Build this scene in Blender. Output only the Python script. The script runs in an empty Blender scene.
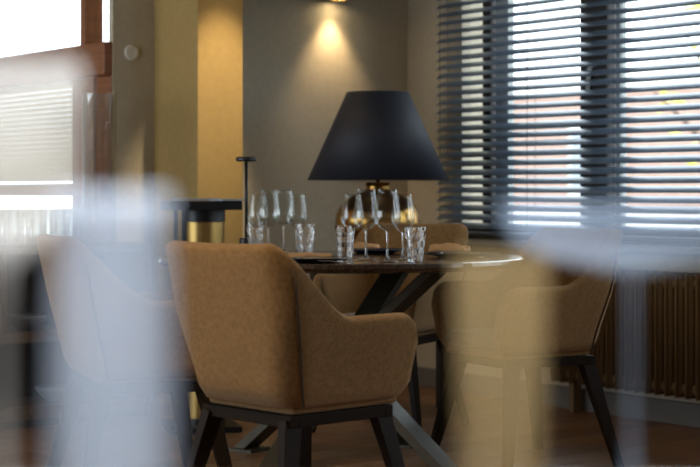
import bpy, bmesh, math, random
from mathutils import Vector, Matrix
random.seed(7)
S = bpy.context.scene
C = S.collection
PI = math.pi
# ------------------------------------------------------------------ camera
cam = bpy.data.cameras.new('camera'); camo = bpy.data.objects.new('camera', cam); C.objects.link(camo)
camo.location = (0, 0, 1.0); camo.rotation_euler = (PI/2, 0, 0)
cam.lens = 85; cam.sensor_width = 36; cam.shift_y = -(233.5-192)/700
cam.clip_start = .05; cam.clip_end = 200
cam.dof.use_dof = True; cam.dof.focus_distance = 5.4; cam.dof.aperture_fstop = 3.5
S.camera = camo
# ------------------------------------------------------------------ exposure, sky
S.view_settings.view_transform = 'Standard'; S.view_settings.look = 'None'
S.view_settings.gamma = 1; S.view_settings.use_curve_mapping = False
S.view_settings.exposure = 0.78
S.cycles.use_denoising = True
S.cycles.caustics_reflective = False; S.cycles.caustics_refractive = False
S.cycles.max_bounces = 10; S.cycles.transparent_max_bounces = 24; S.cycles.transmission_bounces = 10
S.cycles.sample_clamp_indirect = 6
w = bpy.data.worlds.new('sky'); S.world = w; w.use_nodes = True
bg = w.node_tree.nodes['Background']; bg.inputs[0].default_value = (.80, .90, 1.0, 1); bg.inputs[1].default_value = 2.8

# room frame: x runs along the window wall towards the camera, y points out of the window, origin in the room corner
ROT = math.atan2(-.802, .597)
CORNER = Vector((.30, 8.62, 0))
RM = Matrix.Translation(CORNER) @ Matrix.Rotation(ROT, 4, 'Z')
def rw(x, y, z=0): return RM @ Vector((x, y, z))

def portal(name, cx, cy, cz, sx, sz, face):       # daylight openings
    l = bpy.data.lights.new(name, 'AREA'); l.shape = 'RECTANGLE'; l.size = sx; l.size_y = sz
    l.cycles.is_portal = True
    o = bpy.data.objects.new(name, l); C.objects.link(o)
    d = Vector((face[0], face[1], 0)); d.rotate(Matrix.Rotation(ROT, 3, 'Z'))
    o.rotation_euler = d.to_track_quat('-Z', 'Y').to_euler(); o.location = rw(cx, cy, cz)
portal('window_portal', 2.08, .28, 1.52, 3.2, 1.5, (0, -1))
portal('window_portal', 5.6, .28, 1.52, 2.6, 1.5, (0, -1))
portal('window_portal', -1.35, -1.55, 1.65, 2.5, 1.9, (0, -1))
portal('window_portal', .3, -7.1, 1.5, 5.0, 1.7, (0, 1))

# ------------------------------------------------------------------ materials
def newmat(name):
    m = bpy.data.materials.new(name); m.use_nodes = True
    return m, m.node_tree.nodes, m.node_tree.links, m.node_tree.nodes['Principled BSDF']
def mat(name, col, rough=.6, metal=0, noise=0, nscale=12, bump=0, bscale=60, sheen=0, sheencol=None, trans=0, coat=0, spec=.5, stretch=None, col2=None):
    m, N, L, B = newmat(name)
    B.inputs['Base Color'].default_value = (*col, 1); B.inputs['Roughness'].default_value = rough
    B.inputs['Metallic'].default_value = metal; B.inputs['Specular IOR Level'].default_value = spec
    B.inputs['Transmission Weight'].default_value = trans; B.inputs['Coat Weight'].default_value = coat
    B.inputs['Coat Roughness'].default_value = .12
    if sheen:
        B.inputs['Sheen Weight'].default_value = sheen; B.inputs['Sheen Roughness'].default_value = .4
        B.inputs['Sheen Tint'].default_value = (*(sheencol or (1, .9, .75)), 1)
    tc = N.new('ShaderNodeTexCoord'); mp = N.new('ShaderNodeMapping'); L.new(tc.outputs['Object'], mp.inputs[0])
    if stretch: mp.inputs['Scale'].default_value = stretch
    if noise or col2:
        t = N.new('ShaderNodeTexNoise'); t.inputs['Scale'].default_value = nscale; t.inputs['Detail'].default_value = 5
        L.new(mp.outputs[0], t.inputs['Vector'])
        r = N.new('ShaderNodeValToRGB'); L.new(t.outputs[0], r.inputs[0])
        a = col2 or tuple(c*(1-noise) for c in col); b = col if col2 else tuple(min(1, c*(1+noise)) for c in col)
        r.color_ramp.elements[0].color = (*a, 1); r.color_ramp.elements[1].color = (*b, 1)
        r.color_ramp.elements[0].position = .3; r.color_ramp.elements[1].position = .7
        L.new(r.outputs[0], B.inputs['Base Color'])
    if bump:
        t2 = N.new('ShaderNodeTexNoise'); t2.inputs['Scale'].default_value = bscale; t2.inputs['Detail'].default_value = 3
        L.new(mp.outputs[0], t2.inputs['Vector'])
        bn = N.new('ShaderNodeBump'); bn.inputs['Strength'].default_value = bump; bn.inputs['Distance'].default_value = .01
        L.new(t2.outputs[0], bn.inputs['Height']); L.new(bn.outputs[0], B.inputs['Normal'])
    return m
def emis(name, col, s):
    m, N, L, B = newmat(name); B.inputs['Emission Color'].default_value = (*col, 1); B.inputs['Emission Strength'].default_value = s
    B.inputs['Base Color'].default_value = (*col, 1); return m
def hazy(name, col, fac):                       # see-through diffuse colour; on the foreground glassware it paints the haze
    m, N, L, B = newmat(name); N.remove(B); out = N['Material Output']
    tr = N.new('ShaderNodeBsdfTransparent'); d = N.new('ShaderNodeBsdfDiffuse'); t = N.new('ShaderNodeBsdfTranslucent')
    for q in (d, t): q.inputs[0].default_value = (*col, 1)
    m1 = N.new('ShaderNodeMixShader'); m1.inputs[0].default_value = .5; L.new(d.outputs[0], m1.inputs[1]); L.new(t.outputs[0], m1.inputs[2])
    m2 = N.new('ShaderNodeMixShader'); m2.inputs[0].default_value = fac; L.new(tr.outputs[0], m2.inputs[1]); L.new(m1.outputs[0], m2.inputs[2])
    L.new(m2.outputs[0], out.inputs[0]); return m
def thin_glass(name, k=.62, base=.05, pwr=3.2):
    m, N, L, B = newmat(name); N.remove(B); out = N['Material Output']
    tr = N.new('ShaderNodeBsdfTransparent'); tr.inputs[0].default_value = (.975, .985, .98, 1)
    g = N.new('ShaderNodeBsdfGlossy'); g.inputs['Roughness'].default_value = .03
    f = N.new('ShaderNodeLayerWeight'); f.inputs[0].default_value = .5
    pw = N.new('ShaderNodeMath'); pw.operation = 'POWER'; pw.inputs[1].default_value = pwr; L.new(f.outputs['Facing'], pw.inputs[0])
    ma = N.new('ShaderNodeMath'); ma.operation = 'MULTIPLY_ADD'; ma.inputs[1].default_value = k; ma.inputs[2].default_value = base; L.new(pw.outputs[0], ma.inputs[0])
    x = N.new('ShaderNodeMixShader'); L.new(ma.outputs[0], x.inputs[0])
    L.new(tr.outputs[0], x.inputs[1]); L.new(g.outputs[0], x.inputs[2]); L.new(x.outputs[0], out.inputs[0]); return m
def pane_mat(name):
    m, N, L, B = newmat(name); N.remove(B); out = N['Material Output']
    tr = N.new('ShaderNodeBsdfTransparent'); tr.inputs[0].default_value = (.96, .98, .98, 1)
    g = N.new('ShaderNodeBsdfGlossy'); g.inputs['Roughness'].default_value = .02
    x = N.new('ShaderNodeMixShader'); x.inputs[0].default_value = .05
    L.new(tr.outputs[0], x.inputs[1]); L.new(g.outputs[0], x.inputs[2]); L.new(x.outputs[0], out.inputs[0]); return m

M = {}
M['wall'] = mat('wall_plaster', (.58, .51, .385), .9, noise=.05, nscale=30, bump=.15, bscale=220)
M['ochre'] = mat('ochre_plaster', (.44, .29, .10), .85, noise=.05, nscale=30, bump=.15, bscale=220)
M['ceil'] = mat('ceiling_paint', (.5, .46, .40), .95)
M['velour'] = mat('tan_velour', (.335, .19, .075), .92, col2=(.235, .13, .05), nscale=70, bump=.6, bscale=330, sheen=.35, sheencol=(1, .82, .6), spec=.15)
M['seam'] = mat('seam_dark', (.05, .028, .012), .9)
M['cushion'] = mat('taupe_cushion', (.22, .15, .10), .9, noise=.12, nscale=14, bump=.2, bscale=250, sheen=.4, spec=.15)
M['legmetal'] = mat('bronzed_metal', (.016, .010, .006), .5, spec=.07)
M['walnut'] = mat('dark_walnut', (.05, .026, .014), .16, col2=(.022, .012, .007), nscale=6, stretch=(14, 1.2, 1), coat=.6)
M['steel'] = mat('raw_steel', (.06, .049, .028), .45, metal=.3, noise=.3, nscale=7)
M['glass'] = mat('clear_glass', (1, 1, 1), 0, trans=1)
M['thin'] = thin_glass('thin_glass')
M['thick'] = thin_glass('thick_glass', .8, .11, 2.0)
M['crystal'] = mat('cut_crystal', (1, 1, 1), .02, trans=1)
M['gold'] = mat('brushed_gold', (.46, .25, .065), .2, metal=1, noise=.15, nscale=5)
M['golddull'] = mat('brushed_brass', (.46, .30, .10), .38, metal=1, noise=.12, nscale=40, stretch=(1, 1, .05))
M['shade'] = mat('navy_shade', (.012, .014, .024), .62, spec=.5, sheen=.05, sheencol=(.6, .7, 1))
M['shadein'] = mat('shade_lining', (.30, .22, .12), .7)
M['black'] = mat('matt_black', (.008, .008, .009), .42)
M['slat'] = mat('slate_blue_slat', (.13, .175, .23), .28, spec=.7)
M['cord'] = mat('blind_cord', (.03, .03, .035), .8)
M['winframe'] = mat('dark_window_frame', (.03, .024, .02), .5)
M['winlight'] = mat('pale_window_frame', (.55, .57, .55), .5)
M['pane'] = pane_mat('window_pane')
M['redwood'] = mat('redwood', (.32, .115, .04), .45, col2=(.22, .075, .027), nscale=5, stretch=(1.5, 1.5, 14))
M['white'] = mat('white_paint', (.85, .81, .72), .5)
M['whiteslat'] = hazy('cream_slat', (.80, .74, .60), 1.0)
M['oak'] = mat('brown_oak', (.19, .115, .065), .55, col2=(.12, .07, .04), nscale=5, stretch=(2, 14, 14))
M['darkoak'] = mat('dark_oak', (.05, .03, .018), .6)
M['floorbase'] = mat('floor_gap', (.03, .018, .01), .9)
M['rad'] = mat('shaded_radiator_enamel', (.22, .14, .065), .45)  # pale enamel darkened to brown: its warm shadow is put into the colour
M['base'] = mat('grey_skirting', (.20, .185, .165), .6)
M['sill'] = mat('stone_sill', (.33, .36, .40), .35)
M['slateplate'] = mat('dark_stoneware', (.03, .03, .034), .25, noise=.2, nscale=20)
M['blueplate'] = mat('navy_stoneware', (.022, .03, .06), .25)
M['napkin'] = mat('tan_napkin', (.50, .29, .13), .9, noise=.08, nscale=40, bump=.2, bscale=300)
M['silver'] = mat('cutlery_steel', (.55, .54, .52), .18, metal=1)
M['paper'] = mat('menu_card', (.42, .38, .33), .7)
M['paper2'] = mat('grey_booklet', (.30, .33, .37), .5)
M['brick'] = None
M['hazeblue'] = hazy('bluish_painted_haze', (.76, .84, .96), .235)  # foreground glass tints: blurred haze and reflected daylight painted as colour
M['hazewhite'] = hazy('white_painted_haze', (.93, .91, .87), .19)
M['hazeamber'] = hazy('amber_painted_haze', (.56, .40, .19), .11)
M['hazecoupe'] = hazy('pale_blue_painted_haze', (.66, .80, 1.0), .15)
M['leafy'] = mat('autumn_leaves', (.85, .62, .08), .7, col2=(.55, .55, .12), nscale=3)
M['bark'] = mat('bark', (.12, .08, .05), .9)
M['concrete'] = mat('paving', (.55, .53, .50), .9)
M['bulb'] = emis('warm_lens', (1, .78, .45), 18)
M['tlow'] = mat('table_lacquer', (.03, .024, .018), .35)
plankm = []
for i, c in enumerate([(.27, .135, .062), (.235, .115, .052), (.30, .155, .075), (.215, .10, .045)]):
    plankm.append(mat('floor_oak', c, .38, col2=tuple(q*.72 for q in c), nscale=4, stretch=(1.2, 16, 4)))
def brick_mat():
    m, N, L, B = newmat('pink_brick'); t = N.new('ShaderNodeTexBrick'); tc = N.new('ShaderNodeTexCoord')
    mp = N.new('ShaderNodeMapping'); mp.inputs['Rotation'].default_value = (PI/2, 0, 0)
    L.new(tc.outputs['Object'], mp.inputs[0]); L.new(mp.outputs[0], t.inputs[0])
    t.inputs['Color1'].default_value = (.40, .22, .16, 1); t.inputs['Color2'].default_value = (.46, .28, .21, 1); t.inputs['Mortar'].default_value = (.45, .4, .36, 1)
    t.inputs['Scale'].default_value = 4; L.new(t.outputs[0], B.inputs[0]); B.inputs['Roughness'].default_value = .9; return m
M['brick'] = brick_mat()

# ------------------------------------------------------------------ mesh helpers
def mesh(name, bm, m, parent=None, smooth=False, room=False, bevel=0, sub=0, loc=None, rz=0):
    bmesh.ops.recalc_face_normals(bm, faces=bm.faces)
    me = bpy.data.meshes.new(name); bm.to_mesh(me); bm.free()
    if m: me.materials.append(m)
    if smooth:
        for p in me.polygons: p.use_smooth = True
    o = bpy.data.objects.new(name, me); C.objects.link(o)
    if bevel:
        b = o.modifiers.new('bevel', 'BEVEL'); b.width = bevel; b.segments = 2; b.limit_method = 'ANGLE'
    if sub:
        s = o.modifiers.new('sub', 'SUBSURF'); s.levels = sub; s.render_levels = sub
    if room: o.location = CORNER; o.rotation_euler = (0, 0, ROT)
    if loc is not None: o.location = loc; o.rotation_euler = (0, 0, rz)
    if parent is not None: o.parent = parent
    return o
def box(bm, x0, x1, y0, y1, z0, z1):
    v = [bm.verts.new((x, y, z)) for x in (x0, x1) for y in (y0, y1) for z in (z0, z1)]
    for f in ((0,1,3,2), (4,6,7,5), (0,4,5,1), (2,3,7,6), (0,2,6,4), (1,5,7,3)): bm.faces.new([v[i] for i in f])
def B(*boxes):
    bm = bmesh.new()
    for b in boxes: box(bm, *b)
    return bm
def bar(bm, p, q, wa, wb, side, t=1.0):      # rectangular bar p->q, wa along side, wb across; t = taper at q
    p, q = Vector(p), Vector(q); d = (q-p).normalized(); s = Vector(side); s = (s-d*s.dot(d)).normalized(); n = d.cross(s)
    v = []
    for c, k in ((p, 1), (q, t)):
        for a, b in ((-1,-1), (1,-1), (1,1), (-1,1)): v.append(bm.verts.new(c+s*a*wa*k/2+n*b*wb*k/2))
    for f in ((0,3,2,1), (4,5,6,7), (0,1,5,4), (1,2,6,5), (2,3,7,6), (3,0,4,7)): bm.faces.new([v[i] for i in f])
def tube(bm, pts, r, n=8):
    pts = [Vector(p) for p in pts]; rings = []
    for i, p in enumerate(pts):
        d = (pts[min(i+1, len(pts)-1)]-pts[max(i-1, 0)]).normalized()
        a = d.orthogonal().normalized() if i == 0 else (rings_a - d*rings_a.dot(d)).normalized()
        rings_a = a; b = d.cross(a)
        rr = r[i] if isinstance(r, (list, tuple)) else r
        rings.append([bm.verts.new(p+(a*math.cos(2*PI*k/n)+b*math.sin(2*PI*k/n))*rr) for k in range(n)])
    for i in range(len(rings)-1):
        for k in range(n): bm.faces.new((rings[i][k], rings[i][(k+1)%n], rings[i+1][(k+1)%n], rings[i+1][k]))
    bm.faces.new(rings[0][::-1]); bm.faces.new(rings[-1])
def lathe(bm, prof, n=40, cx=0, cy=0, fn=None):
    rings = []
    for j, (r, z) in enumerate(prof):
        if r < 1e-6: rings.append([bm.verts.new((cx, cy, z))])
        else:
            ring = []
            for k in range(n):
                rr = r if fn is None else r*fn(j, k/n, z)
                ring.append(bm.verts.new((cx+rr*math.cos(2*PI*k/n), cy+rr*math.sin(2*PI*k/n), z)))
            rings.append(ring)
    for a, b in zip(rings, rings[1:]):
        if len(a) == 1 and len(b) == 1: continue
        for k in range(n):
            k2 = (k+1) % n
            if len(a) == 1: bm.faces.new((a[0], b[k2], b[k]))
            elif len(b) == 1: bm.faces.new((a[k], a[k2], b[0]))
            else: bm.faces.new((a[k], a[k2], b[k2], b[k]))
    return bm
def tag(o, label, cat, group=None):
    o['label'] = label; o['category'] = cat
    if group: o['group'] = group
    return o
def struct(o, label=None):
    o['kind'] = 'structure'
    if label: o['label'] = label
    return o
def thing(name, label, cat, loc=(0,0,0), rz=0, group=None):
    o = bpy.data.objects.new(name, None); C.objects.link(o); o.empty_display_size = .1
    o.location = loc; o.rotation_euler = (0, 0, rz)
    return tag(o, label, cat, group)
def dup(root, loc, rz, label):
    r = root.copy(); C.objects.link(r); r.location = loc; r.rotation_euler = (0, 0, rz); r['label'] = label
    for ch in list(root.children):
        c = ch.copy(); C.objects.link(c); c.parent = r
        for g in list(ch.children):
            d = g.copy(); C.objects.link(d); d.parent = c
    return r

# ================================================================== SETTING
H = 2.75
fl = struct(mesh('floor', B((-2.8, 8.8, -7.2, .3, -.06, -.012)), M['floorbase'], room=True), 'wooden plank floor')
PL, PW = 1.5, .16
pmesh = []
for i in range(4):
    bm = B((.002, PL-.002, .002, PW-.002, -.011, 0)); o = mesh('plank', bm, plankm[i], parent=fl); pmesh.append(o)
used = [False]*4
# boards run across the room, parallel to the back wall (local y)
cnt = 0
xi = -1.5
rowi = 0
while xi < 4.1:
    off = (rowi*.53) % PL
    for j in range(-1, 4):
        y1 = -j*PL + off - PL + .0
        if y1 < -5.2 or y1 > -.1: continue
        k = random.randrange(4)
        if not used[k]: o = pmesh[k]; used[k] = True
        else: o = pmesh[k].copy(); C.objects.link(o)
        o.parent = fl; o.matrix_parent_inverse = Matrix.Identity(4)
        o.location = (xi+PW, y1, 0); o.rotation_euler = (0, 0, PI/2); cnt += 1
    xi += PW; rowi += 1
rest = mesh('plank_field', B((4.14, 8.7, -7.1, 0, -.011, 0), (-1.5, 4.13, -7.1, -5.25, -.011, 0), (-2.7, -1.51, -7.1, -1.5, -.011, 0)), plankm[0], parent=fl); rest['kind'] = 'stuff'

struct(mesh('ceiling', B((-2.8, 8.8, -7.2, .3, H, H+.1)), M['ceil'], room=True))
# wall with the blinds
WX0, WX1, WZ0, WZ1 = .436, 3.70, .76, 2.28
struct(mesh('wall_right', B((-.04, WX0, 0, .3, 0, H), (WX0, 8.7, 0, .3, 0, WZ0), (WX0, 8.7, 0, .3, WZ1, H),
     (WX1, 4.3, 0, .3, WZ0, WZ1), (6.9, 8.7, 0, .3, WZ0, WZ1)), M['wall'], room=True))
struct(mesh('wall_back', B((-.04, 0, -1.23, -.0, 0, H)), M['wall'], room=True))
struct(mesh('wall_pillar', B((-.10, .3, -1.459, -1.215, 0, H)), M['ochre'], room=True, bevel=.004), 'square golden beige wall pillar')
struct(mesh('wall_niche', B((-.14, -.1, -1.676, -1.455, 0, H)), M['wall'], room=True))
# partition with the wooden window
struct(mesh('wall_left', B((-2.6, -.14, -1.676, -1.60, 0, .74), (-2.6, -.14, -1.676, -1.60, 2.6, H)), M['wall'], room=True))
struct(mesh('wall_far', B((-2.8, -2.6, -7.1, -1.45, 0, H)), M['wall'], room=True))
struct(mesh('wall_side', B((-2.6, 8.7, -7.2, -7.0, 0, .5), (-2.6, 8.7, -7.2, -7.0, 2.45, H), (-2.6, -2.2, -7.2, -7.0, .5, 2.45), (2.8, 8.7, -7.2, -7.0, .5, 2.45)), M['wall'], room=True))
struct(mesh('wall_front', B((8.6, 8.8, -7.0, 0, 0, H)), M['wall'], room=True))
struct(mesh('baseboard_right', B((.02, 5, -.025, 0, 0, .10)), M['base'], room=True, bevel=.004))
struct(mesh('baseboard_back', B((0, .02, -1.21, -.02, 0, .10)), M['base'], room=True, bevel=.004))

# window 1: large casement window behind the blinds
w1 = bpy.data.objects.new('window_1', None); C.objects.link(w1); w1.matrix_world = RM; struct(w1, 'wide dark framed casement window behind the blinds')
fy0, fy1 = .02, .07
mesh('frame', B((WX0-.0, WX1, fy0, fy1, WZ1-.07, WZ1), (WX0, WX1, fy0, fy1, WZ0, WZ0+.07), (WX1-.08, WX1, fy0, fy1, WZ0, WZ1)), M['winframe'], w1)
mesh('mullion', B((1.262, 1.434, .005, fy1, WZ0, WZ1)), M['winframe'], w1, bevel=.006)
mesh('mullion', B((2.46, 2.62, .005, fy1, WZ0, WZ1)), M['winframe'], w1, bevel=.006)
mesh('side_post', B((.565, .625, fy0, fy1, WZ0, WZ1)), M['winframe'], w1, bevel=.006)
mesh('sash_stile', B((.653, .745, fy0+.01, fy1, WZ0+.07, WZ1-.07)), M['winlight'], w1, bevel=.004)
mesh('sash_stile', B((1.465, 1.495, fy0+.01, fy1, WZ0+.07, WZ1-.07)), M['winlight'], w1, bevel=.004)
mesh('sash_rail', B((.745, 1.262, fy0+.01, fy1-.02, 1.30, 1.32)), M['winlight'], w1)
for a, b in ((.436, .565), (.745, 1.262), (1.495, 2.46), (2.62, 3.62)):
    mesh('pane', B((a, b, .045, .05, WZ0+.07, WZ1-.07)), M['pane'], w1)
bm = bmesh.new(); tube(bm, [(1.35, .006, 1.575), (1.35, -.012, 1.575), (1.345, -.016, 1.56), (1.335, -.016, 1.46)], [.012, .011, .011, .009])
mesh('window_handle', bm, M['winlight'], w1, smooth=True)
struct(mesh('trim_1', B((.40, 5.0, -.10, .019, .735, .765)), M['sill'], room=True, bevel=.006), 'stone window sill under the blinds')

# window 2: redwood window on the left
w2 = bpy.data.objects.new('window_2', None); C.objects.link(w2); w2.matrix_world = RM; struct(w2, 'redwood framed window above the sideboard')
ya, yb = -1.70, -1.60
mesh('transom', B((-2.6, -.105, ya-.02, yb, 1.545, 1.70)), M['redwood'], w2, bevel=.006)
mesh('mullion', B((-.385, -.335, ya, yb, 1.70, 2.6)), M['redwood'], w2, bevel=.005)
mesh('mullion', B((-.50, -.105, ya+.015, yb, .78, 1.545)), M['redwood'], w2, bevel=.005)
mesh('stile', B((-.34, -.25, ya-.0, yb, .78, 1.545)), M['redwood'], w2, bevel=.005)
mesh('bottom_rail', B((-2.6, -.105, ya-.03, yb, .98, 1.04)), M['redwood'], w2, bevel=.005)
mesh('pane', B((-2.6, -.385, -1.645, -1.64, 1.70, 2.6)), M['pane'], w2)
mesh('pane', B((-.335, -.105, -1.645, -1.64, 1.70, 2.6)), M['pane'], w2)
mesh('pane', B((-2.6, -.50, -1.645, -1.64, 1.04, 1.545)), M['pane'], w2)
mesh('pane', B((-2.6, -.50, -1.645, -1.64, .78, .98)), M['pane'], w2)
mesh('sill_rail', B((-2.6, -.105, ya, yb, .74, .78)), M['redwood'], w2, bevel=.005)
vb = thing('venetian_blind', 'white slatted blind in the lower pane of the redwood window', 'blind', rw(0, 0), ROT)
s0 = mesh('slat', B((-2.0, -.52, -.0155, .0155, -.0008, .0008)), M['whiteslat'], vb)
for i in range(19):
    o = s0 if i == 0 else s0.copy()
    if i: C.objects.link(o); o.parent = vb
    o.location = (0, -1.6635, 1.065+i*.025); o.rotation_euler = (math.radians(52), 0, 0)
mesh('head_rail', B((-2.0, -.52, -1.68, -1.65, 1.525, 1.543)), M['whiteslat'], vb)
for x in (-1.4, -.7):
    bm = bmesh.new(); tube(bm, [(x, -1.662, 1.06), (x, -1.662, 1.53)], .0012, 5); mesh('cord', bm, M['white'], vb)

# ------------------------------------------------------------------ blinds on the big window
bl = thing('venetian_blind', 'wide blue-grey venetian blind across the large window', 'blind', rw(0, 0), ROT)
BX0, BX1, BY = .33, 3.9, -.055
bm = bmesh.new(); tilt = math.radians(30); sw = .057
prof = []
for i in range(5):
    s = -sw/2+sw*i/4; c = .0035*(1-(2*s/sw)**2)
    prof.append((s*math.cos(tilt)-c*math.sin(tilt), s*math.sin(tilt)+c*math.cos(tilt)))
rows = []
for x in (BX0, BX1):
    rows.append([bm.verts.new((x, BY+y, z)) for y, z in prof]+[bm.verts.new((x, BY+y, z-.0025)) for y, z in reversed(prof)])
for i in range(10): bm.faces.new((rows[0][i], rows[0][(i+1) % 10], rows[1][(i+1) % 10], rows[1][i]))
bm.faces.new(rows[0]); bm.faces.new(rows[1][::-1])
sl = mesh('slat', bm, M['slat'], bl)
zs = [.835+.044*i for i in range(33)]
for i, z in enumerate(zs):
    o = sl if i == 0 else sl.copy()
    if i: C.objects.link(o); o.parent = bl
    o.location.z = z; o.rotation_euler = (math.radians(random.uniform(-1.5, 1.5)), 0, 0)
    o.location.y = 0
mesh('bottom_rail', B((BX0, BX1, BY-.026, BY+.026, .788, .806)), M['slat'], bl, bevel=.004)
mesh('head_rail', B((BX0, BX1, BY-.03, BY+.03, 2.27, 2.32)), M['slat'], bl, bevel=.004)
for x in (.36, 1.0, 1.56, 2.45, 3.3):
    bm = bmesh.new()
    for dy in (-.026, .026): tube(bm, [(x, BY+dy, .8), (x, BY+dy, 2.28)], .0014, 5)
    mesh('ladder_cord', bm, M['cord'], bl)

# ------------------------------------------------------------------ radiator
rd = thing('column_radiator', 'column radiator under the window sill, shade put into its tan colour', 'radiator', rw(0, 0), ROT)
bm = B((-.019, .019, -.115, -.035, .13, .66)); bmesh.ops.bevel(bm, geom=[e for e in bm.edges if abs((e.verts[0].co-e.verts[1].co).z) > .3 or abs((e.verts[0].co-e.verts[1].co).y) > .05], offset=.015, segments=3, affect='EDGES')
cl = mesh('column', bm, M['rad'], rd, smooth=True)
for i in range(40):
    o = cl if i == 0 else cl.copy()
    if i: C.objects.link(o); o.parent = rd
    o.location.x = 1.20+i*.058
bm = bmesh.new(); tube(bm, [(1.17, -.075, .61), (3.5, -.075, .61)], .022, 10); mesh('header_pipe', bm, M['rad'], rd, smooth=True)
bm = bmesh.new(); tube(bm, [(1.17, -.075, .17), (3.5, -.075, .17)], .022, 10); mesh('header_pipe', bm, M['rad'], rd, smooth=True)
mesh('foot', B((1.3, 1.33, -.10, -.05, .002, .14)), M['rad'], rd); mesh('foot', B((3.1, 3.13, -.10, -.05, .002, .14)), M['rad'], rd)

# ------------------------------------------------------------------ outside
struct(mesh('ground_outside', B((-60, 60, .6, 60, -.35, -.25)), M['concrete'], room=True))
bh = thing('brick_house', 'low pink brick house seen through the blinds', 'building', rw(0, 12.5), ROT)
mesh('wall', B((-22, -1, 0, 5, -.3, 2.55)), M['brick'], bh)
mesh('parapet', B((-22.1, -.9, -.08, 5.1, 2.55, 2.75)), M['white'], bh)
for i, x in enumerate((-20, -17, -14.3, -11.6, -8.9, -6.2, -3.5)):
    f = mesh('window', B((x, x+1.0, -.06, .02, .9, 2.0)), M['white'], bh)
    mesh('pane', B((x+.08, x+.46, -.08, -.05, .98, 1.92), (x+.54, x+.92, -.08, -.05, .98, 1.92)), M['sill'], f)
gw = mesh('garden_wall', B((-26, 2, 8.0, 8.25, -.3, .75)), M['white'], room=True); tag(gw, 'low white garden wall outside the window', 'wall')
def tree(x, y, h, r, n, label, seed):
    rnd = random.Random(seed)
    t = thing('autumn_tree', label, 'tree', rw(x, y, -.25))
    bm = bmesh.new(); tube(bm, [(0, 0, 0), (.03, 0, h*.4), (-.03, .05, h*.8)], [.11, .08, .03])
    for k in range(7):
        a = rnd.uniform(0, 6.28); z = h*rnd.uniform(.35, .7)
        tube(bm, [(0, 0, z), (math.cos(a)*r*.5, math.sin(a)*r*.5, z+.5), (math.cos(a)*r*.85, math.sin(a)*r*.85, z+.8)], [.04, .025, .01], 5)
    mesh('trunk', bm, M['bark'], t)
    bm = bmesh.new()
    for k in range(n):
        while True:
            p = Vector((rnd.uniform(-1, 1), rnd.uniform(-1, 1), rnd.uniform(-1, 1)))
            if .25 < p.length < 1: break
        c = Vector((p.x*r, p.y*r, h*.72+p.z*h*.36)); s = rnd.uniform(.06, .12)
        a = Vector((rnd.uniform(-1, 1), rnd.uniform(-1, 1), rnd.uniform(-1, 1))).normalized()*s; b = a.orthogonal().normalized()*s*.6
        bm.faces.new([bm.verts.new(c-a), bm.verts.new(c+b), bm.verts.new(c+a), bm.verts.new(c-b)])
    f = mesh('foliage', bm, M['leafy'], t); f['kind'] = 'stuff'
tree(-2.9, 7.0, 4.4, 1.2, 170, 'yellow autumn tree outside, nearest the right edge of the window', 3)
tree(-5.6, 9.0, 3.6, .9, 60, 'thin autumn tree outside behind the right window sash', 5)

# ================================================================== CHAIRS
def smooth01(t): t = max(0, min(1, t)); return t*t*(3-2*t)
ZB = .425
def u_path(hw, yr, yf, rc, s):       # s in 0..1 along left arm -> back -> right arm
    side = yf-(yr+rc); arc = rc*PI/2; back = 2*(hw-rc); tot = 2*side+2*arc+back
    d = s*tot
    if d < side: return (-hw, yf-d), (-1, 0)
    d -= side
    if d < arc:
        a = d/rc; return (-hw+rc-rc*math.cos(a), yr+rc-rc*math.sin(a)), (-math.cos(a), -math.sin(a))
    d -= arc
    if d < back: return (-hw+rc+d, yr), (0, -1)
    d -= back
    if d < arc:
        a = d/rc; return (hw-rc+rc*math.sin(a), yr+rc-rc*math.cos(a)), (math.sin(a), -math.cos(a))
    d -= arc
    return (hw, yr+rc+d), (1, 0)
def shell_point(s, z):
    t = (z-ZB)/(.87-ZB)
    hw = .215+.048*smooth01(t*1.6); yr = -.205-.095*t; yf = .245+.01*smooth01(t*2); rc = .08
    (x, y), n = u_path(hw, yr, yf, rc, s)
    k = max(0, abs(s-.5)-.40)/.10       # front ends draw in a little
    return Vector((x*(1-.03*k*k), y, z)), Vector((n[0], n[1], 0))
def ztop(s):
    a = abs(s-.5)*2                      # 0 middle of the back .. 1 arm front
    z = .87-.008*math.cos(a*4)
    z = z-(z-.665)*smooth01((a-.27)/.37)
    if a > .90: q = (a-.90)/.10; z -= .075*(1-math.sqrt(max(0, 1-q*q*.98)))
    return z
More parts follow.
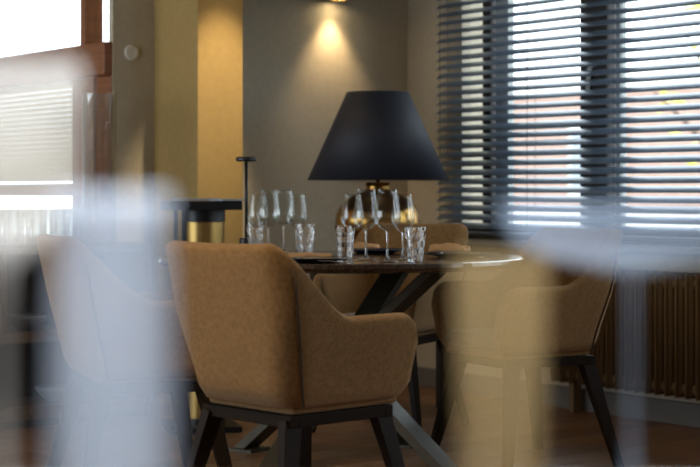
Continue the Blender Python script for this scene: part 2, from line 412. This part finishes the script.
def make_chair(label, loc, rz):
    t = thing('dining_armchair', label, 'chair', loc, rz, 'tan upholstered armchairs around the round table')
    bm = bmesh.new(); loops = []; NS, NV = 76, 12; th = .05
    for i in range(NS+1):
        s = i/NS; zt = ztop(s); a = abs(s-.5)*2
        zb = ZB + (.04*(1-math.sqrt(max(0, 1-((a-.92)/.08)**2*.98))) if a > .92 else 0)
        L = []
        for j in range(NV+1):
            z = zb+(zt-.02-zb)*j/NV; p, n = shell_point(s, z); 
            if j == 0: p = p-n*.015
            L.append(p)
        for q in (30, 60, 90, 120, 150):
            z = zt-.02; p, n = shell_point(s, z); L.append(p-n*(th/2)*(1-math.cos(math.radians(q)))+Vector((0, 0, .02*math.sin(math.radians(q)))))
        for j in range(NV, -1, -1):
            z = zb+(zt-.02-zb)*j/NV; p, n = shell_point(s, z); L.append(p-n*(th+.012*(1-j/NV)))
        loops.append([bm.verts.new(p) for p in L])
    n = len(loops[0])
    for a, b in zip(loops, loops[1:]):
        for k in range(n): bm.faces.new((a[k], a[(k+1) % n], b[(k+1) % n], b[k]))
    bm.faces.new(loops[0]); bm.faces.new(loops[-1][::-1])
    mesh('shell', bm, M['velour'], t, smooth=True)
    for sgn in (-1, 1):
        pts = []
        s = .5+sgn*.185
        for j in range(12):
            z = ZB+.004+(.775-ZB)*j/11; p, n_ = shell_point(s, z); pts.append(p+n_*.0008)
        bm = bmesh.new(); tube(bm, pts, .0035, 6); mesh('seam', bm, M['seam'], t, smooth=True)
    bm = B((-.185, .185, -.165, .225, .4045, .43)); mesh('seat_base', bm, M['velour'], t, bevel=.012)
    bm = B((-.16, .16, -.14, .245, .436, .492)); mesh('seat_cushion', bm, M['cushion'], t, bevel=.022, smooth=True)
    mesh('leg_frame', B((-.19, .19, -.18, -.15, .372, .404), (-.19, .19, .17, .20, .372, .404), (-.19, -.16, -.15, .17, .372, .404), (.16, .19, -.15, .17, .372, .404)), M['legmetal'], t, bevel=.002)
    for sx in (-1, 1):
        for sy in (-1, 1):
            bm = bmesh.new(); bar(bm, (sx*.165, sy*.165+.005, .385), (sx*.245, sy*.250, .0), .058, .034, (0, 1, 0), .62)
            for v in bm.verts:
                if v.co.z < .05: v.co.z = 0
            mesh('leg', bm, M['legmetal'], t, bevel=.002)
    return t
def heading(fx, fy): return math.atan2(-fx, fy)     # local +y faces (fx, fy)
chair0 = make_chair('tan armchair in the foreground with its back turned, nearest the camera', (-.155, 4.64, 0), heading(.73, .68))
dup(chair0, (-.68, 5.32, 0), heading(.93, .37), 'blurred tan armchair seen through the bluish carafe at the left')
dup(chair0, (.17, 6.98, 0), heading(-.45, -.90), 'tan armchair on the far side of the round table, below the large lamp')
dup(chair0, (.64, 6.10, 0), heading(-.86, -.50), 'armchair at the right side of the round table, in front of the radiator')

# ================================================================== TABLE
TC = (-.03, 6.15, 0); TZ = .76; TR = .68
t = thing('round_dining_table', 'round dark walnut dining table on crossed steel legs', 'table', TC)
bm = lathe(bmesh.new(), [(0, .728), (TR-.03, .728), (TR-.008, .735), (TR, .745), (TR-.004, .757), (TR-.012, .76), (0, .76)], 96)
mesh('table_top', bm, M['walnut'], t, smooth=False)
bm = lathe(bmesh.new(), [(0, .712), (.30, .712), (.30, .7275), (0, .7275)], 40); mesh('mounting_plate', bm, M['steel'], t)
for i in range(4):
    a = math.radians(146+90*i); b = a+PI
    off = Vector((-math.sin(a), math.cos(a), 0))*.0
    p = Vector((math.cos(a)*.45, math.sin(a)*.45, .012)); q = Vector((math.cos(b)*.40, math.sin(b)*.40, .71))
    bm = bmesh.new(); bar(bm, p, q, .10, .085, (-math.sin(a), math.cos(a), 0))
    for v in bm.verts:
        if v.co.z < .08: v.co.z = .012
        if v.co.z > .66: v.co.z = .711
    mesh('leg_beam', bm, M['steel'], t, bevel=.003)
    bm = bmesh.new(); bar(bm, Vector((math.cos(a)*.38, math.sin(a)*.38, .006)), Vector((math.cos(a)*.50, math.sin(a)*.50, .006)), .12, .012, (-math.sin(a), math.cos(a), 0))
    mesh('foot_plate', bm, M['steel'], t)

# ---- glasses
def wine_profile(h, R, rim):
    st = h*.43
    o = [(0, 0), (.036, 0), (.038, .002), (.030, .004), (.010, .008), (.0045, .016), (.0035, .05), (.0036, st-.012), (.006, st-.002)]
    bowl = [(.016, st+.004), (R*.62, st+.014), (R*.90, st+.028), (R, st+.042), (R*.965, st+.058)]
    n = 6; z0 = st+.058
    for i in range(1, n+1): q = i/n; bowl.append((R*.965+(rim-R*.965)*q, z0+(h-z0)*q))
    inn = [(max(r-.0016, .001), z+(.0018 if z < st+.03 else 0)) for r, z in bowl]
    inn.reverse(); inn[0] = (rim-.0016, h)
    return o+bowl+inn+[(0, st+.006)]
bigm = lathe(bmesh.new(), wine_profile(.25, .048, .031), 40)
big = mesh('wine_glass', bigm, M['glass'], smooth=True)
sm = mesh('wine_glass', lathe(bmesh.new(), wine_profile(.233, .043, .029), 40), M['glass'], smooth=True)
GL = [(big, -.308, 6.25, 'tall wine glass in the left cluster, second from the black cordless lamp'),
      (big, -.26, 6.50, 'tall wine glass in the left cluster, third from the black cordless lamp'),
      (big, .057, 5.84, 'tall wine glass in the right cluster, second from the left, before the gold lamp base'),
      (big, .128, 5.66, 'tall wine glass in the right cluster, third from the left'),
      (sm, -.353, 6.35, 'smaller wine glass in the left cluster, closest to the black cordless lamp'),
      (sm, -.204, 6.35, 'smaller wine glass at the right end of the left cluster, above a tumbler'),
      (sm, .009, 6.00, 'smaller wine glass at the left end of the right cluster, beside a tumbler'),
      (sm, .187, 5.84, 'smaller wine glass at the right end of the right cluster, behind a tumbler')]
for g, hh in ((big, .25), (sm, .233)):
    g.data.materials.append(M['thin'])
    for p in g.data.polygons:
        if p.center.z > hh*.43-.006 or p.center.z < .012: p.material_index = 1
seen = set()
for src, x, y, lab in GL:
    if src.name in seen: o = src.copy(); C.objects.link(o)
    else: o = src; seen.add(src.name)
    o.location = (x, y, TZ); o.rotation_euler = (0, 0, x*9); tag(o, lab, 'wine glass', 'stemmed wine glasses on the round table')
def tumbler(mode):
    prof = [(0, 0), (.024, 0), (.026, .002)]
    for j in range(1, 13): prof.append((.0265+.0125*j/12, .002+.118*j/12))
    inn = [(.0365, .12)]+[(.0365-.0125*j/6, .12-.108*j/6) for j in range(1, 7)]+[(0, .012)]
    def fn(j, u, z):
        if j < 3 or j > 14: return 1
        q = (z/.12)
        if mode == 'diamond': v = abs(((u*10+q*1.9) % 1)-.5)+abs(((u*10-q*1.9) % 1)-.5); return 1-.13*(v)
        v = abs(((u*10) % 1)-.5)+abs(((q*4) % 1)-.5); return 1-.11*v
    return lathe(bmesh.new(), prof+inn, 84, fn=fn)
ta = mesh('crystal_tumbler', tumbler('diamond'), M['crystal']); tb = mesh('crystal_tumbler', tumbler('grid'), M['crystal'])
TB = [(ta, -.167, 6.20, 'cut crystal tumbler at the right end of the left glass cluster'), (ta, -.373, 6.50, 'cut crystal tumbler beside the black cordless lamp'),
      (tb, -.018, 5.88, 'square-cut crystal tumbler left of the right wine glass cluster'), (ta, .222, 5.62, 'cut crystal tumbler right of the right wine glass cluster, nearest the table edge')]
seen = set()
for src, x, y, lab in TB:
    if src.name in seen: o = src.copy(); C.objects.link(o)
    else: o = src; seen.add(src.name)
    o.location = (x, y, TZ); o.rotation_euler = (0, 0, x*5); tag(o, lab, 'glass', 'crystal tumblers on the round table')

# ---- plates, napkins, cutlery
def plate(x, y, m, lab):
    bm = lathe(bmesh.new(), [(0, 0), (.07, 0), (.085, .004), (.122, .012), (.125, .0145), (.121, .0155), (.088, .008), (.07, .006), (0, .006)], 56)
    o = mesh('dinner_plate', bm, m, smooth=True, loc=(x, y, TZ)); tag(o, lab, 'plate', 'dark plates on the round table')
def napkin(x, y, z, rz, L, W, hh, lab, seed):
    rnd = random.Random(seed); ph = [rnd.uniform(0, 6) for _ in range(4)]
    bm = bmesh.new(); nx, ny = 16, 12; g = {}
    for side in (0, 1):
        for i in range(nx+1):
            for j in range(ny+1):
                u, v = i/nx*2-1, j/ny*2-1
                fold = hh*(.35+.65*abs(((v*.8+u*.25+.3) % 1)*2-1))*(1-.45*abs(u))
                px = u*L/2*(1-.10*abs(v)); py = v*W/2+.006*math.sin(u*4+ph[1])
                zz = .0015 if side == 0 else .004+fold*(1-abs(v)**3*.6)+.003*math.sin(u*5+v*3+ph[2])
                g[side, i, j] = bm.verts.new((px, py, zz))
    for i in range(nx):
        for j in range(ny):
            bm.faces.new((g[1, i, j], g[1, i+1, j], g[1, i+1, j+1], g[1, i, j+1])); bm.faces.new((g[0, i, j], g[0, i, j+1], g[0, i+1, j+1], g[0, i+1, j]))
    for i in range(nx):
        for j in (0, ny): bm.faces.new((g[0, i, j], g[0, i+1, j], g[1, i+1, j], g[1, i, j]))
    for j in range(ny):
        for i in (0, nx): bm.faces.new((g[0, i, j], g[0, i, j+1], g[1, i, j+1], g[1, i, j]))
    o = mesh('folded_napkin', bm, M['napkin'], smooth=True, loc=(x, y, z), rz=rz, bevel=0); tag(o, lab, 'napkin', 'tan cloth napkins on the round table')
def fork_bm():
    bm = bmesh.new()
    bar(bm, (0, -.10, .003), (0, .015, .004), .014, .003, (1, 0, 0), .5)
    bar(bm, (0, .015, .004), (0, .045, .008), .007, .003, (1, 0, 0), 1.0)
    bar(bm, (0, .043, .0075), (0, .062, .006), .022, .0025, (1, 0, 0), 1.05)
    for k in range(4): bar(bm, (-.0093+.0062*k, .060, .006), (-.0093+.0062*k, .100, .011), .0036, .002, (1, 0, 0), .55)
    return bm
def knife_bm():
    bm = bmesh.new()
    bar(bm, (0, -.115, .003), (0, -.005, .004), .014, .005, (1, 0, 0), .8)
    bar(bm, (0, -.006, .004), (0, .09, .003), .018, .002, (1, 0, 0), .9); bar(bm, (0, .089, .003), (.004, .112, .003), .016, .002, (1, 0, 0), .3)
    return bm
def cutlery(kind, x, y, z, rz, lab, tilt=0):
    o = mesh(kind, fork_bm() if kind == 'fork' else knife_bm(), M['silver'], loc=(x, y, z)); o.rotation_euler = (tilt, 0, rz); tag(o, lab, 'cutlery', 'cutlery on the round table')
plate(-.12, 5.70, M['slateplate'], 'dark plate at the front of the table behind the foreground armchair')
plate(.40, 6.10, M['slateplate'], 'dark plate at the right end of the table under a napkin')
plate(.10, 6.52, M['blueplate'], 'navy plate at the far side of the table before the gold lamp base')
plate(-.49, 6.02, M['slateplate'], 'dark plate at the left end of the table behind the foreground armchair')
zp = TZ+.0065
napkin(-.15, 5.70, TZ+.016, .35, .17, .10, .012, 'tan napkin lying on the front plate', 1)
napkin(.37, 6.17, TZ+.016, -.35, .15, .11, .036, 'puffed tan napkin on the plate at the right end of the table', 2)
napkin(.04, 6.53, TZ+.016, .15, .16, .09, .022, 'tan napkin on the navy plate at the far side', 3)
napkin(-.49, 6.02, TZ+.016, .8, .15, .10, .014, 'tan napkin on the plate at the left end of the table', 4)
cutlery('fork', -.03, 5.585, TZ, 1.3, 'steel fork in front of the plate at the front table edge')
cutlery('knife', .43, 5.99, TZ+.016, 1.45, 'steel knife in front of the plate at the right end')
cutlery('fork', .40, 6.05, TZ+.016, 1.75, 'steel fork nearest the tumbler at the right end of the table')
cutlery('knife', .27, 6.50, TZ, .3, 'steel knife beside the navy plate')

# ---- cordless lamp
t = thing('cordless_table_lamp', 'slim black cordless lamp with flat disc head on the round table', 'lamp', (-.415, 6.615, TZ))
bm = lathe(bmesh.new(), [(0, 0), (.027, 0), (.028, .003), (.028, .052), (.025, .056), (0, .056)], 32); mesh('base', bm, M['black'], t, bevel=.001)
bm = bmesh.new(); tube(bm, [(0, 0, .05), (0, 0, .366)], .0065, 14); mesh('pole', bm, M['black'], t, smooth=True)
bm = lathe(bmesh.new(), [(0, .362), (.036, .362), (.042, .366), (.042, .377), (.036, .381), (0, .381)], 40); mesh('disc_head', bm, M['black'], t, bevel=.001)

# ================================================================== BIG LAMP on its side table
LX, LY = .13, 7.72
t = thing('lamp_table', 'low dark square side table below the large lamp', 'table', (LX, LY, 0), ROT)
mesh('top', B((-.24, .24, -.24, .24, .665, .695)), M['tlow'], t, bevel=.004)
for sx in (-1, 1):
    for sy in (-1, 1): mesh('leg', B((sx*.21-.018, sx*.21+.018, sy*.21-.018, sy*.21+.018, 0, .665)), M['tlow'], t)
mesh('floor_rail', B((-.19, .19, -.215, -.185, .02, .05)), M['tlow'], t)
t = thing('table_lamp', 'large table lamp with dark navy cone shade and round gold base', 'lamp', (LX, LY, .695))
bp = [(0, 0), (.10, 0), (.105, .006), (.105, .014)]
for i in range(17):
    a = -1.08+i*(2.36/16); bp.append((.20*math.cos(a), .165+.152*math.sin(a)))
bp += [(.055, .318), (.056, .322), (.056, .345), (.051, .35), (0, .35)]
mesh('base', lathe(bmesh.new(), bp, 64), M['gold'], t, smooth=True)
bm = bmesh.new(); tube(bm, [(0, 0, .34), (0, 0, .53)], .009, 10); mesh('stem', bm, M['gold'], t, smooth=True)
s = mesh('lamp_shade', lathe(bmesh.new(), [(.328, .360), (.330, .360), (.146, .770), (.144, .770), (.328, .360)], 72), M['shade'], t, smooth=True)
s.data.materials.append(M['shadein'])
for p in s.data.polygons:
    c = p.center; 
    if p.normal.x*c.x+p.normal.y*c.y < 0: p.material_index = 1
bm = bmesh.new()
for k in range(3):
    a = k*2.094; tube(bm, [(0, 0, .525), (math.cos(a)*.252, math.sin(a)*.252, .525)], .003, 6)
mesh('shade_spider', bm, M['gold'], s)
mesh('bulb', lathe(bmesh.new(), [(0, .535), (.015, .535), (.016, .555), (.03, .585), (.028, .615), (0, .63)], 20), M['white'], t, smooth=True)

# ---- wall lamp (lit)
wl = thing('wall_spotlight', 'small cylindrical wall spotlight shining down above the lamp', 'lamp', rw(.0, -.50, 1.96), ROT)
bm = lathe(bmesh.new(), [(0, .012), (.036, .012), (.038, 0), (.044, 0), (.045, .004), (.045, .16), (.04, .165), (0, .165)], 32, .075, 0); mesh('housing', bm, M['golddull'], wl)
mesh('wall_plate', B((.0, .03, -.03, .03, .05, .11)), M['golddull'], wl, bevel=.003)
mesh('lens', lathe(bmesh.new(), [(0, .008), (.034, .008), (.034, .0118), (0, .0118)], 24, .075, 0), M['bulb'], wl)
def spot(loc, target, power, size, col=(1, .72, .40), blend=.9, r=.03):
    l = bpy.data.lights.new('spot_beam', 'SPOT'); l.energy = power; l.spot_size = math.radians(size); l.spot_blend = blend; l.color = col; l.shadow_soft_size = r
    o = bpy.data.objects.new('spot_beam', l); C.objects.link(o); o.location = loc
    o.rotation_euler = (Vector(target)-Vector(loc)).to_track_quat('-Z', 'Y').to_euler(); return o
spot(rw(.075, -.50, 1.955), rw(.03, -.50, 0), 11, 80)
# second wall lamp, on the pillar above the frame
w2l = thing('wall_spotlight', 'cylindrical wall spotlight high on the golden pillar', 'lamp', rw(.30, -1.337, 2.45), ROT)
bm = lathe(bmesh.new(), [(0, .012), (.036, .012), (.038, 0), (.044, 0), (.045, .004), (.045, .16), (.04, .165), (0, .165)], 32, .075, 0); mesh('housing', bm, M['golddull'], w2l)
mesh('wall_plate', B((.0, .03, -.03, .03, .05, .11)), M['golddull'], w2l, bevel=.003)
mesh('lens', lathe(bmesh.new(), [(0, .008), (.034, .008), (.034, .0118), (0, .0118)], 24, .075, 0), M['bulb'], w2l)
spot(rw(.375, -1.35, 2.44), rw(.34, -1.36, 0), 10, 75)
# added unseen lights, warming the foreground armchair's back and the table area
for i, (x, y, p) in enumerate(((-1.15, 3.75, 110), (.2, 6.2, 14))):
    c = thing('added_ceiling_light', ('added ceiling light warming the back of the foreground armchair', 'added ceiling light above the round table')[i], 'lamp', (x, y, H), 0, 'added ceiling lights')
    mesh('trim_ring', lathe(bmesh.new(), [(.045, -.006), (.06, -.006), (.06, -.001), (.045, -.001), (.045, -.006)], 32), M['white'], c)
    mesh('lens', lathe(bmesh.new(), [(0, -.004), (.044, -.004), (.044, -.0012), (0, -.0012)], 24), M['bulb'], c)
    spot((x, y, H-.01), (-.42, 4.5, .6) if i == 0 else (x, y-.1, 0), p, 60 if i == 0 else 100, r=.05)

# ---- light switch
sp = rw(-.1, -1.58, 1+142/217)
o = mesh('light_switch', lathe(bmesh.new(), [(0, 0), (.036, 0), (.036, .007), (.033, .010), (.02, .010), (.019, .008), (0, .008)], 32), M['white'], smooth=False)
o.matrix_world = Matrix.Translation(sp) @ Matrix.Rotation(ROT, 4, 'Z') @ Matrix.Rotation(PI/2, 4, 'Y'); tag(o, 'round white switch on the beige wall', 'switch')

# ================================================================== SERVICE STAND
t = thing('service_stand', 'black topped pedestal stand with brass drum beside the pillar', 'stand', (-.63, 6.98, 0), .25)
mesh('top', B((-.15, .15, -.15, .15, .925, .962)), M['black'], t, bevel=.003)
mesh('drum', lathe(bmesh.new(), [(0, .05), (.085, .05), (.085, .875), (0, .875)], 48, .015, .0), M['golddull'], t, bevel=.002, smooth=False)
mesh('drum_collar', lathe(bmesh.new(), [(0, .8755), (.088, .8755), (.088, .9245), (0, .9245)], 48, .015, .0), M['black'], t)
mesh('foot_plate', B((-.15, .15, -.15, .15, 0, .025)), M['black'], t, bevel=.003)
for sx in (-1,):
    for sy in (-1, 1): mesh('post', B((sx*.09-.009, sx*.09+.009, sy*.12-.009, sy*.12+.009, .0255, .9245)), M['black'], t)
mesh('drum_base', lathe(bmesh.new(), [(0, .0255), (.088, .0255), (.088, .0495), (0, .0495)], 32, .015, 0), M['black'], t)
o = mesh('menu_card', B((-.12, .08, -.09, .08, 0, .012)), M['paper'], bevel=.001, loc=(-.64, 6.98, .9625), rz=.1); tag(o, 'pale brown menu lying on the black stand', 'menu')
o = mesh('booklet', B((-.06, .06, -.07, .07, 0, .009)), M['paper2'], bevel=.001, loc=(-.515, 6.90, .9625), rz=.6); tag(o, 'grey booklet at the right edge of the black stand', 'booklet')

# ================================================================== SIDEBOARD
t = thing('sideboard', 'open brown wooden sideboard with shelves below the redwood window', 'sideboard', rw(0, 0), ROT)
X0, X1, Y0, Y1 = -.03, .32, -3.1, -1.72
mesh('top', B((X0, X1, Y0, Y1, .735, .775)), M['oak'], t, bevel=.003)
mesh('shelf', B((X0+.012, X1-.01, Y0+.032, Y1-.032, .36, .405)), M['oak'], t, bevel=.003)
mesh('shelf', B((X0+.012, X1-.01, Y0+.032, Y1-.032, .035, .09)), M['oak'], t, bevel=.003)
mesh('plinth', B((X0+.03, X1-.03, Y0+.032, Y1-.032, 0, .0345)), M['darkoak'], t)
for y in (Y0, Y1-.03): mesh('side_panel', B((X0, X1, y, y+.03, 0, .7345)), M['oak'], t, bevel=.003)
mesh('back_panel', B((X0, X0+.01, Y0+.032, Y1-.032, .0, .7345)), M['darkoak'], t)
mesh('divider', B((X0+.012, X1-.02, -2.42, -2.395, .4055, .7345)), M['oak'], t)
def water_glass_bm(h, r):
    return lathe(bmesh.new(), [(0, 0), (r*.8, 0), (r*.82, .003), (r, h), (r-.002, h), (r*.8-.002, .008), (0, .008)], 24)
wg = None
spots = [(x, y) for x in (.24, .15, .06) for y in (-2.02, -2.13, -2.24, -2.35, -2.46, -2.57, -2.68)]
for i, (x, y) in enumerate(spots):
    x += random.uniform(-.01, .01)
    if wg is None: o = wg = mesh('water_glass', water_glass_bm(.15, .038), M['thick'], smooth=True)
    else: o = wg.copy(); C.objects.link(o)
    o.location = rw(x, y, .775); tag(o, 'water glass in the rows of glasses standing on the sideboard', 'glass', 'glasses on the sideboard')
vz = lathe(bmesh.new(), [(0, 0), (.072, 0), (.076, .004), (.078, .66), (.080, .668), (.0765, .668), (.073, .025), (0, .022)], 48)
o = mesh('glass_vase', vz, M['thick'], smooth=True, loc=rw(.13, -1.87, .775)); tag(o, 'tall clear cylindrical glass vase on the sideboard', 'vase')
bowlm = lathe(bmesh.new(), [(0, 0), (.04, 0), (.045, .006), (.085, .05), (.09, .065), (.086, .065), (.08, .052), (.04, .012), (0, .010)], 32)
b0 = mesh('stoneware_bowl', bowlm, M['paper2'], smooth=True, loc=rw(.18, -2.25, .4051)); tag(b0, 'grey bowl on the upper shelf of the sideboard', 'bowl', 'bowls in the sideboard')
b1 = b0.copy(); C.objects.link(b1); b1.location = rw(.20, -2.12, .091); b1['label'] = 'grey bowl on the lowest shelf of the sideboard near its right end'
b2 = b0.copy(); C.objects.link(b2); b2.location = rw(.18, -2.62, .091); b2['label'] = 'grey bowl on the lowest shelf of the sideboard near its left end'

# ================================================================== FOREGROUND GLASSWARE (close to the lens, out of focus)
FZ = .80
t = thing('serving_table', 'small serving table under the blurred foreground glassware', 'table', (0, .92, 0))
mesh('top', B((-.42, .42, -.24, .24, .77, FZ)), M['walnut'], t, bevel=.004)
for sx in (-1, 1):
    for sy in (-.21, .21): mesh('leg', B((sx*.39-.02, sx*.39+.02, sy-.02, sy+.02, 0, .77)), M['tlow'], t)
def px(x, D): return (x-350)/1653*D
fg = lathe(bmesh.new(), [(r*.92, z*.965) for r, z in [(0, 0), (.038, 0), (.04, .002), (.03, .005), (.006, .012), (.004, .05), (.004, .165), (.02, .178), (.038, .196), (.0445, .220), (.046, .245), (.043, .278), (.042, .278), (.0445, .245), (.043, .220), (.036, .198), (.018, .181), (0, .177)]], 48)
o = mesh('wine_glass', fg, M['hazewhite'], smooth=True, loc=(px(4, .87), .87, FZ)); tag(o, 'large blurred wine glass in the left foreground, before the redwood window', 'wine glass')
ca = lathe(bmesh.new(), [(r*.9, z*.94) for r, z in [(0, 0), (.026, 0), (.029, .006), (.0305, .05), (.0305, .12), (.029, .17), (.027, .195), (.028, .212), (.027, .212), (.026, .195), (.028, .17), (.0295, .12), (.0295, .05), (.028, .01), (0, .006)]], 48)
o = mesh('glass_carafe', ca, M['hazeblue'], smooth=True, loc=(px(112, .73), .73, FZ)); tag(o, 'blurred glass carafe with painted bluish haze in the left foreground', 'carafe')
tu = lathe(bmesh.new(), [(0, 0), (.021, 0), (.023, .003), (.027, .165), (.026, .165), (.022, .006), (0, .005)], 40)
o = mesh('tall_tumbler', tu, M['hazeamber'], smooth=True, loc=(px(501, .95), .95, FZ)); tag(o, 'blurred tall tumbler with painted amber haze in the right foreground', 'glass')
co = lathe(bmesh.new(), [(0, 0), (.034, 0), (.036, .002), (.02, .005), (.005, .010), (.0022, .05), (.0022, .148), (.02, .152), (.056, .159), (.076, .170), (.083, .192), (.082, .192), (.0745, .171), (.055, .162), (.016, .156), (0, .154)], 48)
o = mesh('footed_glass_bowl', co, M['hazecoupe'], smooth=True, loc=(px(632, 1.05), 1.05, FZ)); tag(o, 'blurred footed glass bowl with painted pale blue haze in the right foreground', 'bowl')
c = thing('added_ceiling_light', 'added ceiling light brightening the foreground glassware', 'lamp', (-.1, .25, H), 0, 'added ceiling lights')  # added unseen light so the haze on the near glasses shows bright
mesh('trim_ring', lathe(bmesh.new(), [(.045, -.006), (.06, -.006), (.06, -.001), (.045, -.001), (.045, -.006)], 32), M['white'], c)
mesh('lens', lathe(bmesh.new(), [(0, -.004), (.044, -.004), (.044, -.0012), (0, -.0012)], 24), M['white'], c)
spot((-.1, .25, H-.01), (-.03, .90, .95), 520, 22, col=(.92, .96, 1), r=.05)

c = thing('added_pillar_light', 'added ceiling spotlight brightening the golden pillar', 'lamp', rw(.95, -1.36, H), ROT)  # extra unseen spot, added to spread the warm glow over the pillar
mesh('stem', lathe(bmesh.new(), [(0, -.06), (.012, -.06), (.012, -.001), (0, -.001)], 16), M['black'], c)
mesh('head', lathe(bmesh.new(), [(0, -.15), (.03, -.15), (.034, -.145), (.034, -.07), (.028, -.0605), (0, -.0605)], 24), M['black'], c)
spot(rw(.95, -1.36, H-.16), rw(.3, -1.335, 1.4), 80, 27, r=.02, blend=.9, col=(1, .80, .52))
